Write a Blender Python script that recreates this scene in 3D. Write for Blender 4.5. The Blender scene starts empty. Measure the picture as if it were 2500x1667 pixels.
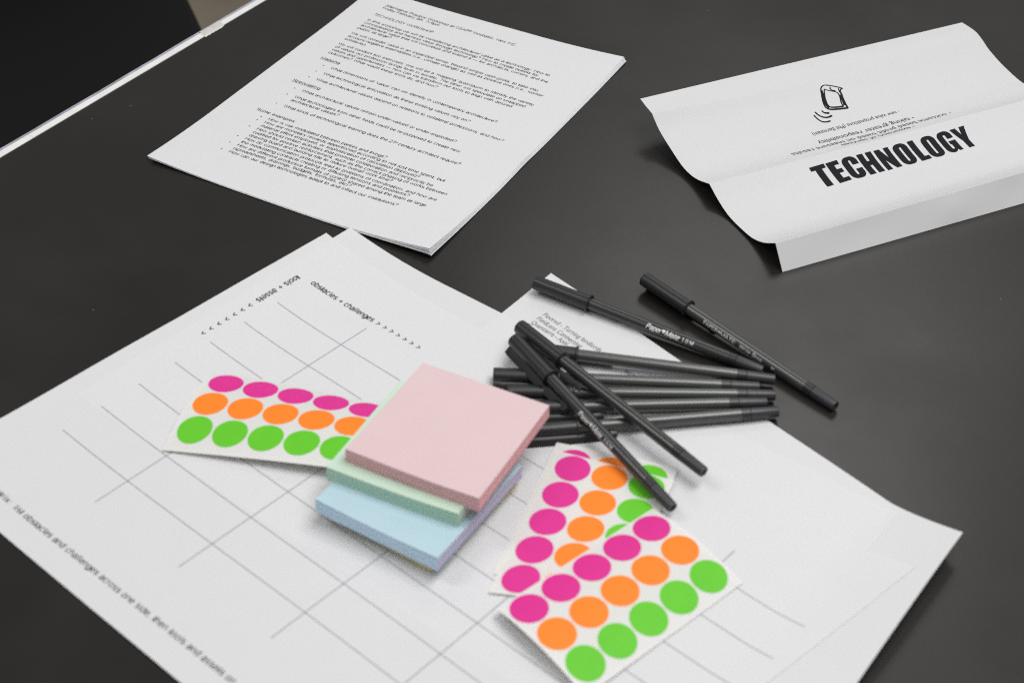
import bpy, bmesh, math, random
from mathutils import Vector, Matrix
random.seed(7)
MM = 0.001
scn = bpy.context.scene
COL = scn.collection

# ------------------------------------------------------------------ camera
PITCH, ROLL, CAMH, FOCAL = 0.6736403, 0.0214624, 0.571477, 57.2
fw = Vector((0, math.cos(PITCH), -math.sin(PITCH)))
r0 = Vector((1, 0, 0)); u0 = r0.cross(fw)
r2 = r0*math.cos(ROLL) + u0*math.sin(ROLL)
u2 = -r0*math.sin(ROLL) + u0*math.cos(ROLL)
cam = bpy.data.cameras.new('camera')
cam.sensor_width = 36; cam.lens = FOCAL; cam.clip_start = 0.02; cam.clip_end = 50
cam.dof.use_dof = True; cam.dof.focus_distance = 1.09; cam.dof.aperture_fstop = 9.0
cam.dof.aperture_blades = 7
camo = bpy.data.objects.new('camera', cam); COL.objects.link(camo)
camo.matrix_world = Matrix(((r2.x, u2.x, -fw.x, 0), (r2.y, u2.y, -fw.y, 0), (r2.z, u2.z, -fw.z, CAMH), (0, 0, 0, 1)))
scn.camera = camo

# ------------------------------------------------------------------ light
world = bpy.data.worlds.new('World'); scn.world = world; world.use_nodes = True
wt = world.node_tree
wt.nodes['Background'].inputs[0].default_value = (0.93, 0.95, 1.0, 1)
wt.nodes['Background'].inputs[1].default_value = 0.22

def area(name, loc, target, sx, sy, power, color=(1, 1, 1)):
    l = bpy.data.lights.new(name, 'AREA'); l.shape = 'RECTANGLE'; l.size = sx; l.size_y = sy
    l.energy = power; l.color = color
    o = bpy.data.objects.new(name, l); COL.objects.link(o); o.location = loc
    o.rotation_euler = (Vector(target) - Vector(loc)).to_track_quat('-Z', 'Y').to_euler()
    return o
WARM = (1.0, 0.985, 0.96)
area('ceiling_or_fill_lamp', (0.65, 0.65, 1.85), (0.05, 0.8, 0), 1.4, 0.9, 28.5, WARM)
area('ceiling_or_fill_lamp', (-0.35, -0.35, 1.95), (0.0, 0.8, 0), 1.6, 0.7, 7.0, WARM)  # added fill behind the camera, brightens papers and near faces without table glare
area('ceiling_or_fill_lamp', (0.55, 2.85, 1.95), (0.1, 0.8, 0), 1.0, 0.8, 7.0, WARM)  # added glow standing in for a bright ceiling, placed for the tabletop sheen
area('ceiling_or_fill_lamp', (-1.3, 0.7, 1.9), (0.0, 0.8, 0), 0.4, 1.0, 9.0, WARM)

scn.view_settings.view_transform = 'Standard'; scn.view_settings.look = 'None'
scn.view_settings.exposure = 0.0; scn.view_settings.gamma = 1.0
try:
    scn.cycles.use_denoising = False; scn.cycles.use_adaptive_sampling = False; scn.cycles.filter_width = 1.1; scn.cycles.max_bounces = 10; scn.cycles.diffuse_bounces = 6; scn.cycles.transmission_bounces = 8
except Exception: pass

# ------------------------------------------------------------------ materials
def principled(name, col, rough=0.6, spec=0.5, **kw):
    m = bpy.data.materials.new(name); m.use_nodes = True
    b = m.node_tree.nodes['Principled BSDF']
    b.inputs['Base Color'].default_value = (*col, 1); b.inputs['Roughness'].default_value = rough
    b.inputs['Specular IOR Level'].default_value = spec
    for k, v in kw.items(): b.inputs[k.replace('_', ' ')].default_value = v
    return m
def node(m, t, **kw):
    n = m.node_tree.nodes.new(t)
    for k, v in kw.items(): setattr(n, k, v)
    return n
def link(m, a, b): m.node_tree.links.new(a, b)
def bump(m, scale, strength, dist=0.0001, stretch=(1, 1, 1), detail=3):
    b = m.node_tree.nodes['Principled BSDF']
    tc = node(m, 'ShaderNodeTexCoord'); mp = node(m, 'ShaderNodeMapping'); mp.inputs['Scale'].default_value = stretch
    nz = node(m, 'ShaderNodeTexNoise'); nz.inputs['Scale'].default_value = scale; nz.inputs['Detail'].default_value = detail
    bp = node(m, 'ShaderNodeBump'); bp.inputs['Strength'].default_value = strength; bp.inputs['Distance'].default_value = dist
    link(m, tc.outputs['Object'], mp.inputs['Vector']); link(m, mp.outputs[0], nz.inputs['Vector'])
    link(m, nz.outputs['Fac'], bp.inputs['Height']); link(m, bp.outputs[0], b.inputs['Normal'])
    return nz
def mottle(m, base, amp, scale, detail=4):
    b = m.node_tree.nodes['Principled BSDF']
    tc = node(m, 'ShaderNodeTexCoord'); nz = node(m, 'ShaderNodeTexNoise')
    nz.inputs['Scale'].default_value = scale; nz.inputs['Detail'].default_value = detail
    cr = node(m, 'ShaderNodeMapRange'); cr.inputs['From Min'].default_value = .3; cr.inputs['From Max'].default_value = .7
    mx = node(m, 'ShaderNodeMix', data_type='RGBA')
    mx.inputs['A'].default_value = (*[c*(1-amp) for c in base], 1); mx.inputs['B'].default_value = (*[min(1, c*(1+amp)) for c in base], 1)
    link(m, tc.outputs['Object'], nz.inputs['Vector']); link(m, nz.outputs['Fac'], cr.inputs['Value'])
    link(m, cr.outputs[0], mx.inputs['Factor']); link(m, mx.outputs['Result'], b.inputs['Base Color'])
    return mx

def paper(name, col, trans=0.20):
    m = principled(name, col, 0.75, 0.25)
    mottle(m, col, 0.006, 60)
    bump(m, 45, 0.10, 0.0006)
    nt = m.node_tree; b = nt.nodes['Principled BSDF']; out = nt.nodes['Material Output']
    tr = node(m, 'ShaderNodeBsdfTranslucent'); tr.inputs[0].default_value = (*col, 1)
    mx = node(m, 'ShaderNodeMixShader'); mx.inputs[0].default_value = trans
    link(m, b.outputs[0], mx.inputs[1]); link(m, tr.outputs[0], mx.inputs[2]); link(m, mx.outputs[0], out.inputs[0])
    return m
M_paper = paper('white copier paper', (0.83, 0.83, 0.848))
M_under = paper('paper underside', (0.83, 0.83, 0.848), 0.9)
M_card = paper('white folded paper', (0.70, 0.70, 0.71), 0.10)
M_backing = paper('waxy release paper', (0.89, 0.885, 0.86), 0.24)
M_backing_under = paper('release paper underside', (0.88, 0.875, 0.845), 0.9)
M_backing.node_tree.nodes['Principled BSDF'].inputs['Roughness'].default_value = 0.35
M_ink = principled('black toner', (0.016, 0.016, 0.020), 0.8, 0.12)
M_ink_soft = principled('thin toner print', (0.028, 0.028, 0.034), 0.8, 0.12)
M_grid = principled('grey printed rule', (0.26, 0.26, 0.30), 0.7, 0.2)
M_grey_ink = principled('grey printed text', (0.09, 0.09, 0.10), 0.7, 0.2)

# table laminate: black, satin, dusty
M_table = principled('black table laminate', (0.02, 0.019, 0.018), 0.42, 0.5)
def build_table_mat():
    m = M_table; nt = m.node_tree; b = nt.nodes['Principled BSDF']
    tc = node(m, 'ShaderNodeTexCoord')
    n1 = node(m, 'ShaderNodeTexNoise'); n1.inputs['Scale'].default_value = 7; n1.inputs['Detail'].default_value = 6; n1.inputs['Roughness'].default_value = .6
    n2 = node(m, 'ShaderNodeTexNoise'); n2.inputs['Scale'].default_value = 1400; n2.inputs['Detail'].default_value = 2
    link(m, tc.outputs['Object'], n1.inputs['Vector']); link(m, tc.outputs['Object'], n2.inputs['Vector'])
    # roughness: wiped and handled patches
    mr = node(m, 'ShaderNodeMapRange'); mr.inputs['From Min'].default_value = .3; mr.inputs['From Max'].default_value = .7
    mr.inputs['To Min'].default_value = .26; mr.inputs['To Max'].default_value = .37
    link(m, n1.outputs['Fac'], mr.inputs['Value']); link(m, mr.outputs[0], b.inputs['Roughness'])
    bp = node(m, 'ShaderNodeBump'); bp.inputs['Strength'].default_value = .35; bp.inputs['Distance'].default_value = .00005
    link(m, n2.outputs['Fac'], bp.inputs['Height']); link(m, bp.outputs[0], b.inputs['Normal'])
    # dust: sparse tiny pale specks + faint smears
    vo = node(m, 'ShaderNodeTexVoronoi'); vo.inputs['Scale'].default_value = 42; vo.inputs['Randomness'].default_value = 1
    link(m, tc.outputs['Object'], vo.inputs['Vector'])
    lt = node(m, 'ShaderNodeMath', operation='LESS_THAN'); lt.inputs[1].default_value = .018
    link(m, vo.outputs['Distance'], lt.inputs[0])
    sep = node(m, 'ShaderNodeSeparateColor'); link(m, vo.outputs['Color'], sep.inputs[0])
    gt = node(m, 'ShaderNodeMath', operation='GREATER_THAN'); gt.inputs[1].default_value = .78
    link(m, sep.outputs[0], gt.inputs[0])
    mu = node(m, 'ShaderNodeMath', operation='MULTIPLY'); link(m, lt.outputs[0], mu.inputs[0]); link(m, gt.outputs[0], mu.inputs[1])
    mu2 = node(m, 'ShaderNodeMath', operation='MULTIPLY'); mu2.inputs[1].default_value = .3; link(m, mu.outputs[0], mu2.inputs[0])
    n3 = node(m, 'ShaderNodeTexNoise'); n3.inputs['Scale'].default_value = 11; n3.inputs['Detail'].default_value = 7
    link(m, tc.outputs['Object'], n3.inputs['Vector'])
    mr3 = node(m, 'ShaderNodeMapRange'); mr3.inputs['From Min'].default_value = .42; mr3.inputs['From Max'].default_value = .72
    mr3.inputs['To Max'].default_value = .010
    link(m, n3.outputs['Fac'], mr3.inputs['Value'])
    ad = node(m, 'ShaderNodeMath', operation='ADD', use_clamp=True); link(m, mu2.outputs[0], ad.inputs[0]); link(m, mr3.outputs[0], ad.inputs[1])
    mx = node(m, 'ShaderNodeMix', data_type='RGBA'); mx.inputs['A'].default_value = (.0135, .0118, .0095, 1); mx.inputs['B'].default_value = (.6, .58, .54, 1)
    link(m, ad.outputs[0], mx.inputs['Factor']); link(m, mx.outputs['Result'], b.inputs['Base Color'])
build_table_mat()
M_edge = principled('white edge banding', (0.8, 0.8, 0.8), 0.45, 0.4); mottle(M_edge, (0.80, 0.80, 0.785), 0.06, 60)
M_core = principled('board edge', (0.38, 0.37, 0.44), 0.7, 0.3); mottle(M_core, (0.38, 0.37, 0.44), 0.22, 75)
M_tape = principled('cloudy adhesive tape', (0.62, 0.62, 0.58), 0.35, 0.5); mottle(M_tape, (0.62, 0.62, 0.58), 0.08, 160)
M_floor = principled('beige floor', (0.30, 0.245, 0.18), 0.55, 0.4); mottle(M_floor, (0.30, 0.245, 0.18), 0.18, 7)
M_chair = principled('black upholstery', (0.006, 0.006, 0.007), 0.8, 0.25); bump(M_chair, 700, .4, .0002)
M_leg = principled('black metal', (0.02, 0.02, 0.02), 0.4, 0.5)

def plastic(name, col, rough, spec=.5):
    m = principled(name, col, rough, spec); bump(m, 260, 0.10, 0.00006, (0.25, 1, 1)); return m
M_cap = plastic('black cap plastic', (0.020, 0.020, 0.022), 0.36)
M_barrel = plastic('smoky barrel plastic', (0.048, 0.053, 0.048), 0.27, .8)
M_barrel_full = plastic('ink filled barrel plastic', (0.026, 0.028, 0.027), 0.27, .7)
M_inkzone = plastic('inky barrel end', (0.022, 0.022, 0.025), 0.36)
M_plug = plastic('dark end plug', (0.034, 0.034, 0.039), 0.38, .5)
M_white = principled('white pad print', (0.75, 0.75, 0.75), 0.5, 0.4)

def pad_mat(name, top, side=None):
    side = side or top
    m = principled(name, side, 0.8, 0.2)
    b = m.node_tree.nodes['Principled BSDF']
    tc = node(m, 'ShaderNodeTexCoord'); mp = node(m, 'ShaderNodeMapping'); mp.inputs['Scale'].default_value = (5, 5, 2600)
    nz = node(m, 'ShaderNodeTexNoise'); nz.inputs['Scale'].default_value = 1; nz.inputs['Detail'].default_value = 2
    link(m, tc.outputs['Object'], mp.inputs['Vector']); link(m, mp.outputs[0], nz.inputs['Vector'])
    mx = node(m, 'ShaderNodeMix', data_type='RGBA')
    mx.inputs['A'].default_value = (*[c*.86 for c in side], 1); mx.inputs['B'].default_value = (*[min(1, c*1.08) for c in side], 1)
    link(m, nz.outputs['Fac'], mx.inputs['Factor']); link(m, mx.outputs['Result'], b.inputs['Base Color'])
    bp = node(m, 'ShaderNodeBump'); bp.inputs['Strength'].default_value = .3; bp.inputs['Distance'].default_value = .00008
    link(m, nz.outputs['Fac'], bp.inputs['Height']); link(m, bp.outputs[0], b.inputs['Normal'])
    t = principled(name + ' top sheet', top, 0.8, 0.2); mottle(t, top, 0.012, 70); bump(t, 800, .12, .00004)
    return t, m
def sticker_mat(name, col):
    m = principled(name, col, 0.55, 0.3); mottle(m, col, 0.025, 120); return m
M_mag = sticker_mat('neon magenta sticker', (0.70, 0.028, 0.275))
M_org = sticker_mat('neon orange sticker', (1.0, 0.235, 0.020))
M_grn = sticker_mat('neon green sticker', (0.125, 0.56, 0.022))

# ------------------------------------------------------------------ helpers
def tag(o, label=None, cat=None, group=None, kind=None):
    if label: o['label'] = label
    if cat: o['category'] = cat
    if group: o['group'] = group
    if kind: o['kind'] = kind
    return o
def empty(name, loc=(0, 0, 0)):
    o = bpy.data.objects.new(name, None); COL.objects.link(o); o.location = loc; o.empty_display_size = .01
    return o
def mesh_obj(name, verts, faces, mats, parent=None, smooth=False, fmat=None, local=None):
    """verts in millimetres, world frame; if parent is given the mesh is stored relative to it"""
    off = Vector((0, 0, 0))
    if parent is not None: off = parent.location.copy()
    me = bpy.data.meshes.new(name)
    me.from_pydata([tuple(Vector(v)*MM - off) for v in verts], [], faces)
    if not isinstance(mats, (list, tuple)): mats = [mats]
    for m in mats: me.materials.append(m)
    if fmat:
        for p, i in zip(me.polygons, fmat): p.material_index = i
    if smooth: me.polygons.foreach_set('use_smooth', [True]*len(me.polygons))
    me.update()
    o = bpy.data.objects.new(name, me); COL.objects.link(o)
    if parent is not None: o.parent = parent
    else:
        # put the origin at the mesh's base centre
        xs = [v.co.x for v in me.vertices]; ys = [v.co.y for v in me.vertices]; zs = [v.co.z for v in me.vertices]
        c = Vector(((min(xs)+max(xs))/2, (min(ys)+max(ys))/2, min(zs)))
        me.transform(Matrix.Translation(-c)); o.location = c
    return o
def normal_of(S, u, v, e=.4):
    p = Vector(S(u, v)); a = Vector(S(u+e, v)) - p; b = Vector(S(u, v+e)) - p
    n = a.cross(b)
    if n.z < 0: n = -n
    return n.normalized()
def sheet(name, S, us, vs, mat, parent, thick=.1, q=None):
    """thin solid sheet: S(u,v) -> mm; q maps (u,v) before S (for skewed outlines)"""
    f = (lambda u, v: S(*q(u, v))) if q else S
    nu, nv = len(us), len(vs)
    top = [f(u, v) for v in vs for u in us]
    bot = [(x, y, z-thick) for x, y, z in top]
    V = top + bot; F = []; N = nu*nv
    A = Vector(f(us[1], vs[0])) - Vector(f(us[0], vs[0])); B = Vector(f(us[0], vs[1])) - Vector(f(us[0], vs[0]))
    flip = A.cross(B).z < 0
    def add(*idx): F.append(tuple(reversed(idx)) if flip else idx)
    for j in range(nv-1):
        for i in range(nu-1):
            a = j*nu+i; add(a, a+1, a+nu+1, a+nu); add(N+a, N+a+nu, N+a+nu+1, N+a+1)
    for i in range(nu-1):
        add(i, N+i, N+i+1, i+1); k = (nv-1)*nu+i; add(k, k+1, N+k+1, N+k)
    for j in range(nv-1):
        a = j*nu; add(a, a+nu, N+a+nu, N+a); k = j*nu+nu-1; add(k, N+k, N+k+nu, k+nu)
    under = {M_paper: M_under, M_backing: M_backing_under}.get(mat)
    o = mesh_obj(name, V, F, [mat, under] if under else mat, parent, smooth=False)
    if under:
        for k in range((nu-1)*(nv-1)): o.data.polygons[2*k+1].material_index = 1
    me = o.data; n_top = (nu-1)*(nv-1)*2
    for k in range(n_top): me.polygons[k].use_smooth = True
    # keep the thin rim from bending the normals of the faces
    es = [False]*len(me.edges)
    rim = {}
    for k in range(n_top, len(me.polygons)):
        for ek in me.polygons[k].edge_keys: rim[ek] = True
    for i, e in enumerate(me.edges):
        if tuple(sorted(e.vertices)) in rim: e.use_edge_sharp = True
    return o
def lin(a, b, n): return [a + (b-a)*i/(n-1) for i in range(n)]

_tc = {}
XH = 1.14
def text_geo(s, shear=0.0, offset=0.004, res=3):
    k = (s, shear, offset, res)
    if k in _tc: return _tc[k]
    cu = bpy.data.curves.new('t', 'FONT'); cu.body = s; cu.resolution_u = res; cu.offset = offset; cu.size = 1.0
    o = bpy.data.objects.new('t', cu); COL.objects.link(o)
    dg = bpy.context.evaluated_depsgraph_get(); ev = o.evaluated_get(dg); me = ev.to_mesh()
    def ym(y):                                   # lift the x-height towards a grotesque's
        if y <= 0: return y
        return y*XH if y < .46 else .46*XH + (y-.46)*.93
    V = [(v.co.x + shear*v.co.y, ym(v.co.y)) for v in me.vertices]; F = [tuple(p.vertices) for p in me.polygons]
    ev.to_mesh_clear(); bpy.data.objects.remove(o); bpy.data.curves.remove(cu)
    _tc[k] = (V, F); return _tc[k]
# ---- a plain grotesque drawn with strokes (x-height .52, capitals .72, descender -.20) ----
def _e(cx, cy, rx, ry, a0, a1):
    n = max(3, int(abs(a1-a0)/30)+1)
    return [(cx+rx*math.cos(math.radians(a0+(a1-a0)*i/(n-1))), cy+ry*math.sin(math.radians(a0+(a1-a0)*i/(n-1)))) for i in range(n)]
_X, _C = .52, .72
def _glyphs():
    e = _e; bowl = e(.22, .26, .2, .26, 0, 360); G = {}
    G['a'] = (.50, [e(.23, .36, .18, .16, 165, 0)+[(.41, .10), (.46, .0)], [(.41, .30)]+e(.20, .15, .17, .145, 90, 270)+e(.20, .20, .21, .195, 270, 345)])
    G['b'] = (.50, [[(.05, _C), (.05, 0)], e(.25, .26, .2, .26, 0, 360)]); G['d'] = (.50, [[(.42, _C), (.42, 0)], bowl])
    G['c'] = (.45, [e(.23, .26, .2, .26, 45, 315)]); G['e'] = (.49, [[(.03, .27), (.43, .27)]+e(.23, .26, .2, .26, 0, 320)])
    G['f'] = (.26, [[(.11, 0), (.11, .60)]+e(.20, .60, .09, .12, 180, 90), [(.01, _X), (.22, _X)]])
    G['g'] = (.50, [bowl, [(.42, _X), (.42, -.03)]+e(.23, -.03, .19, .17, 0, -150)])
    G['h'] = (.49, [[(.05, _C), (.05, 0)], [(.05, .33)]+e(.22, .33, .18, .19, 160, 0)+[(.40, 0)]])
    G['i'] = (.19, [[(.08, _X), (.08, 0)], [(.08, .66), (.08, _C)]]); G['j'] = (.19, [[(.09, _X), (.09, -.12), (.01, -.2)], [(.09, .66), (.09, _C)]])
    G['k'] = (.44, [[(.05, _C), (.05, 0)], [(.38, _X), (.06, .2)], [(.17, .30), (.42, 0)]]); G['l'] = (.19, [[(.08, _C), (.08, 0)]])
    G['m'] = (.74, [[(.05, _X), (.05, 0)], [(.05, .35)]+e(.20, .36, .15, .16, 160, 0)+[(.35, 0)], [(.35, .35)]+e(.50, .36, .15, .16, 160, 0)+[(.65, 0)]])
    G['n'] = (.49, [[(.05, _X), (.05, 0)], [(.05, .33)]+e(.22, .33, .18, .19, 160, 0)+[(.40, 0)]]); G['o'] = (.50, [bowl])
    G['p'] = (.50, [[(.05, _X), (.05, -.2)], e(.25, .26, .2, .26, 0, 360)]); G['q'] = (.50, [[(.42, _X), (.42, -.2)], bowl])
    G['r'] = (.29, [[(.05, _X), (.05, 0)], [(.05, .32)]+e(.22, .32, .17, .19, 170, 80)])
    G['s'] = (.44, [e(.21, .39, .16, .13, 30, 270)+e(.21, .13, .17, .13, 90, -150)])
    G['t'] = (.26, [[(.11, .66), (.11, .08)]+e(.19, .08, .08, .08, 180, 290), [(.01, _X), (.22, _X)]])
    G['u'] = (.49, [[(.05, _X), (.05, .19)]+e(.22, .19, .17, .19, 180, 340), [(.40, _X), (.40, 0)]])
    G['v'] = (.44, [[(.01, _X), (.20, 0), (.39, _X)]]); G['w'] = (.66, [[(.01, _X), (.16, 0), (.31, _X), (.46, 0), (.61, _X)]])
    G['x'] = (.43, [[(.02, _X), (.38, 0)], [(.38, _X), (.02, 0)]]); G['y'] = (.44, [[(.01, _X), (.20, .02)], [(.39, _X), (.18, -.12), (.05, -.2)]])
    G['z'] = (.43, [[(.03, _X), (.38, _X), (.02, 0), (.39, 0)]])
    G['A'] = (.62, [[(.01, 0), (.29, _C), (.57, 0)], [(.11, .25), (.47, .25)]])
    G['B'] = (.60, [[(.06, 0), (.06, _C), (.32, _C)]+e(.32, .54, .18, .18, 90, -90)+[(.06, .37)], [(.32, .37)]+e(.34, .185, .2, .185, 90, -90)+[(.06, 0)]])
    G['C'] = (.66, [e(.33, .36, .29, .36, 40, 320)]); G['F'] = (.55, [[(.06, 0), (.06, _C), (.5, _C)], [(.06, .38), (.45, .38)]])
    G['E'] = (.60, [[(.54, _C), (.06, _C), (.06, 0), (.55, 0)], [(.06, .38), (.50, .38)]])
    G['G'] = (.70, [e(.34, .36, .29, .36, 42, 330)+[(.62, .33), (.36, .33)]]); G['H'] = (.66, [[(.06, 0), (.06, _C)], [(.59, 0), (.59, _C)], [(.06, .38), (.59, .38)]])
    G['I'] = (.24, [[(.11, 0), (.11, _C)]]); G['K'] = (.62, [[(.06, 0), (.06, _C)], [(.56, _C), (.07, .26)], [(.23, .41), (.59, 0)]])
    G['L'] = (.51, [[(.06, _C), (.06, 0), (.48, 0)]]); G['M'] = (.76, [[(.06, 0), (.06, _C), (.37, .02), (.68, _C), (.68, 0)]])
    G['N'] = (.66, [[(.06, 0), (.06, _C), (.59, 0), (.59, _C)]]); G['O'] = (.70, [e(.35, .36, .30, .36, 0, 360)])
    G['P'] = (.58, [[(.06, 0), (.06, _C), (.32, _C)]+e(.32, .53, .2, .19, 90, -90)+[(.06, .34)]])
    G['R'] = (.64, [[(.06, 0), (.06, _C), (.34, _C)]+e(.34, .54, .2, .18, 90, -90)+[(.06, .36)], [(.33, .36), (.57, 0)]])
    G['S'] = (.60, [e(.29, .54, .22, .18, 25, 270)+e(.29, .18, .24, .18, 90, -155)]); G['T'] = (.56, [[(.02, _C), (.53, _C)], [(.275, _C), (.275, 0)]])
    G['W'] = (.86, [[(.01, _C), (.21, 0), (.42, _C), (.63, 0), (.83, _C)]]); G['Y'] = (.60, [[(.02, _C), (.29, .3), (.56, _C)], [(.29, .3), (.29, 0)]])
    G['1'] = (.50, [[(.10, .56), (.28, _C), (.28, 0)]]); G['2'] = (.50, [e(.24, .52, .2, .2, 170, -30)+[(.04, 0), (.45, 0)]])
    G['5'] = (.50, [[(.42, _C), (.12, _C), (.08, .37)]+e(.24, .23, .21, .23, 120, -160)]); G['7'] = (.50, [[(.04, _C), (.45, _C), (.18, 0)]])
    G['9'] = (.50, [e(.24, .50, .2, .22, 0, 360), [(.44, .5)]+e(.22, .30, .22, .30, 10, -130)]); G['0'] = (.50, [e(.24, .36, .2, .36, 0, 360)])
    G['.'] = (.24, [[(.1, 0), (.1, .06)]]); G[','] = (.24, [[(.11, .05), (.07, -.1)]]); G[':'] = (.24, [[(.1, 0), (.1, .06)], [(.1, .44), (.1, .5)]])
    G['?'] = (.50, [e(.23, .54, .18, .18, 170, -40)+[(.22, .28), (.22, .2)], [(.22, 0), (.22, .06)]]); G['-'] = (.30, [[(.03, .25), (.26, .25)]])
    G['–'] = (.52, [[(.0, .25), (.5, .25)]]); G['—'] = (.95, [[(.0, .25), (.93, .25)]]); G['‘'] = (.2, [[(.12, .74), (.07, .6)]]); G['’'] = (.2, [[(.1, .74), (.05, .6)]])
    G['('] = (.30, [e(.32, .25, .24, .47, 125, 235)]); G[')'] = (.30, [e(-.06, .25, .24, .47, 55, -55)])
    G['+'] = (.58, [[(.05, .27), (.50, .27)], [(.275, .05), (.275, .49)]]); G['>'] = (.58, [[(.08, .5), (.48, .27), (.08, .04)]]); G[' '] = (.27, [])
    return G
_G = _glyphs()
def stroke_text(s, weight=.09, shear=0.0, sub=0.0):
    """text as verts/faces built from mitred strokes"""
    V = []; F = []; x = 0.0; h = weight/2; ids = []; sid = 0
    for ch in s:
        w, strokes = _G.get(ch, _G['o'])
        for P in strokes:
            P = [Vector(p) for p in P]
            if sub:
                Q = [P[0]]
                for a, c in zip(P[:-1], P[1:]):
                    k = max(1, int((c-a).length/sub)); Q += [a.lerp(c, (i+1)/k) for i in range(k)]
                P = Q
            n = len(P); b = len(V)
            cl = (P[0]-P[-1]).length < 1e-4
            for i in range(n):
                d0 = (P[i]-P[i-1]) if i > 0 else ((P[0]-P[-2]) if cl else (P[1]-P[0]))
                d1 = (P[i+1]-P[i]) if i < n-1 else ((P[1]-P[0]) if cl else (P[-1]-P[-2]))
                d0.normalize(); d1.normalize(); d = (d0+d1)
                if d.length < .3: d = d1.copy()
                d.normalize(); m = Vector((-d.y, d.x)); c = max(.45, abs(m.dot(Vector((-d1.y, d1.x)))))
                p = P[i]
                V += [(x+p.x+m.x*h/c, p.y+m.y*h/c), (x+p.x-m.x*h/c, p.y-m.y*h/c)]
            for i in range(n-1): a = b+2*i; F.append((a, a+1, a+3, a+2))
            ids += [sid]*(2*n); sid += 1
        x += w + .045
    stroke_text.ids = ids
    return [(p[0]+shear*p[1], p[1]) for p in V], F

class Print:
    """flat lettering laid onto a surface S(u,v) as very thin geometry"""
    def __init__(s, S, lift=.045): s.S = S; s.V = []; s.F = []; s.lift = lift
    def add2d(s, V, F, fn):
        b = len(s.V)
        for x, y in V: s.V.append(fn(x, y))
        s.F += [tuple(b+i for i in f) for f in F]
    def place(s, V, F, x0, y0, x1, y1, xa, xb, size, cy):
        """map text-space x in [xa,xb] to the segment p0-p1; text y scaled by size, text y=cy falls on the segment"""
        d = Vector((x1-x0, y1-y0)); L = d.length; d /= L; n = Vector((-d.y, d.x)); k = L/(xb-xa)
        s.add2d(V, F, lambda x, y: (x0 + d.x*(x-xa)*k + n.x*(y-cy)*size, y0 + d.y*(x-xa)*k + n.y*(y-cy)*size))
    def text(s, st, p0, p1, size, cy=0.0, shear=0.0, offset=0.004, res=3):
        V, F = text_geo(st, shear, offset, res)
        xs = [v[0] for v in V]
        s.place(V, F, *p0, *p1, min(xs), max(xs), size, cy)
    def stroke(s, pts, w, wfn=None, curve=True):
        P = [Vector(p) for p in pts]
        if curve and len(P) > 2:
            Q = []
            for i in range(len(P)-1):
                a = P[max(0, i-1)]; b = P[i]; c = P[i+1]; d = P[min(len(P)-1, i+2)]
                for t in (0, .25, .5, .75):
                    Q.append(.5*((2*b) + (c-a)*t + (2*a-5*b+4*c-d)*t*t + (3*b-a-3*c+d)*t**3))
            Q.append(P[-1]); P = Q
        b0 = len(s.V); n = len(P)
        for i, p in enumerate(P):
            d = (P[min(n-1, i+1)] - P[max(0, i-1)]).normalized(); m = Vector((-d.y, d.x))
            ww = (wfn(i/(n-1)) if wfn else w)/2
            s.V += [tuple(p+m*ww), tuple(p-m*ww)]
        for i in range(n-1): a = b0+2*i; s.F.append((a, a+1, a+3, a+2))
    def line(s, p0, p1, w, step=4.0):
        P0, P1 = Vector(p0), Vector(p1); n = max(2, int((P1-P0).length/step)+1)
        s.stroke([P0.lerp(P1, i/(n-1)) for i in range(n)], w, curve=False)
    def disc(s, c, r, n=10):
        b = len(s.V); s.V.append(c); s.V += [(c[0]+r*math.cos(a*math.tau/n), c[1]+r*math.sin(a*math.tau/n)) for a in range(n)]
        for i in range(n): s.F.append((b, b+1+i, b+1+(i+1) % n))
    def cut(s, axis, step):
        bm = bmesh.new(); vs = [bm.verts.new((x, y, 0)) for x, y in s.V]
        for f in s.F:
            try: bm.faces.new([vs[i] for i in f])
            except ValueError: pass
        lo = min(v[axis] for v in s.V); hi = max(v[axis] for v in s.V); t = lo+step
        no = (1, 0, 0) if axis == 0 else (0, 1, 0)
        while t < hi:
            co = (t, 0, 0) if axis == 0 else (0, t, 0)
            bmesh.ops.bisect_plane(bm, geom=bm.verts[:]+bm.edges[:]+bm.faces[:], plane_co=co, plane_no=no, dist=1e-6); t += step
        bm.verts.index_update(); s.V = [(v.co.x, v.co.y) for v in bm.verts]; s.F = [tuple(v.index for v in f.verts) for f in bm.faces]; bm.free()
    def build(s, name, mat, parent):
        V = []
        for u, v in s.V:
            n = normal_of(s.S, u, v); V.append(Vector(s.S(u, v)) + n*s.lift)
        F = []
        for f in s.F:
            a, b, c = V[f[0]], V[f[1]], V[f[2]]
            F.append(f if (b-a).cross(c-a).z >= 0 else tuple(reversed(f)))
        return mesh_obj(name, V, F, mat, parent)

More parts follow.
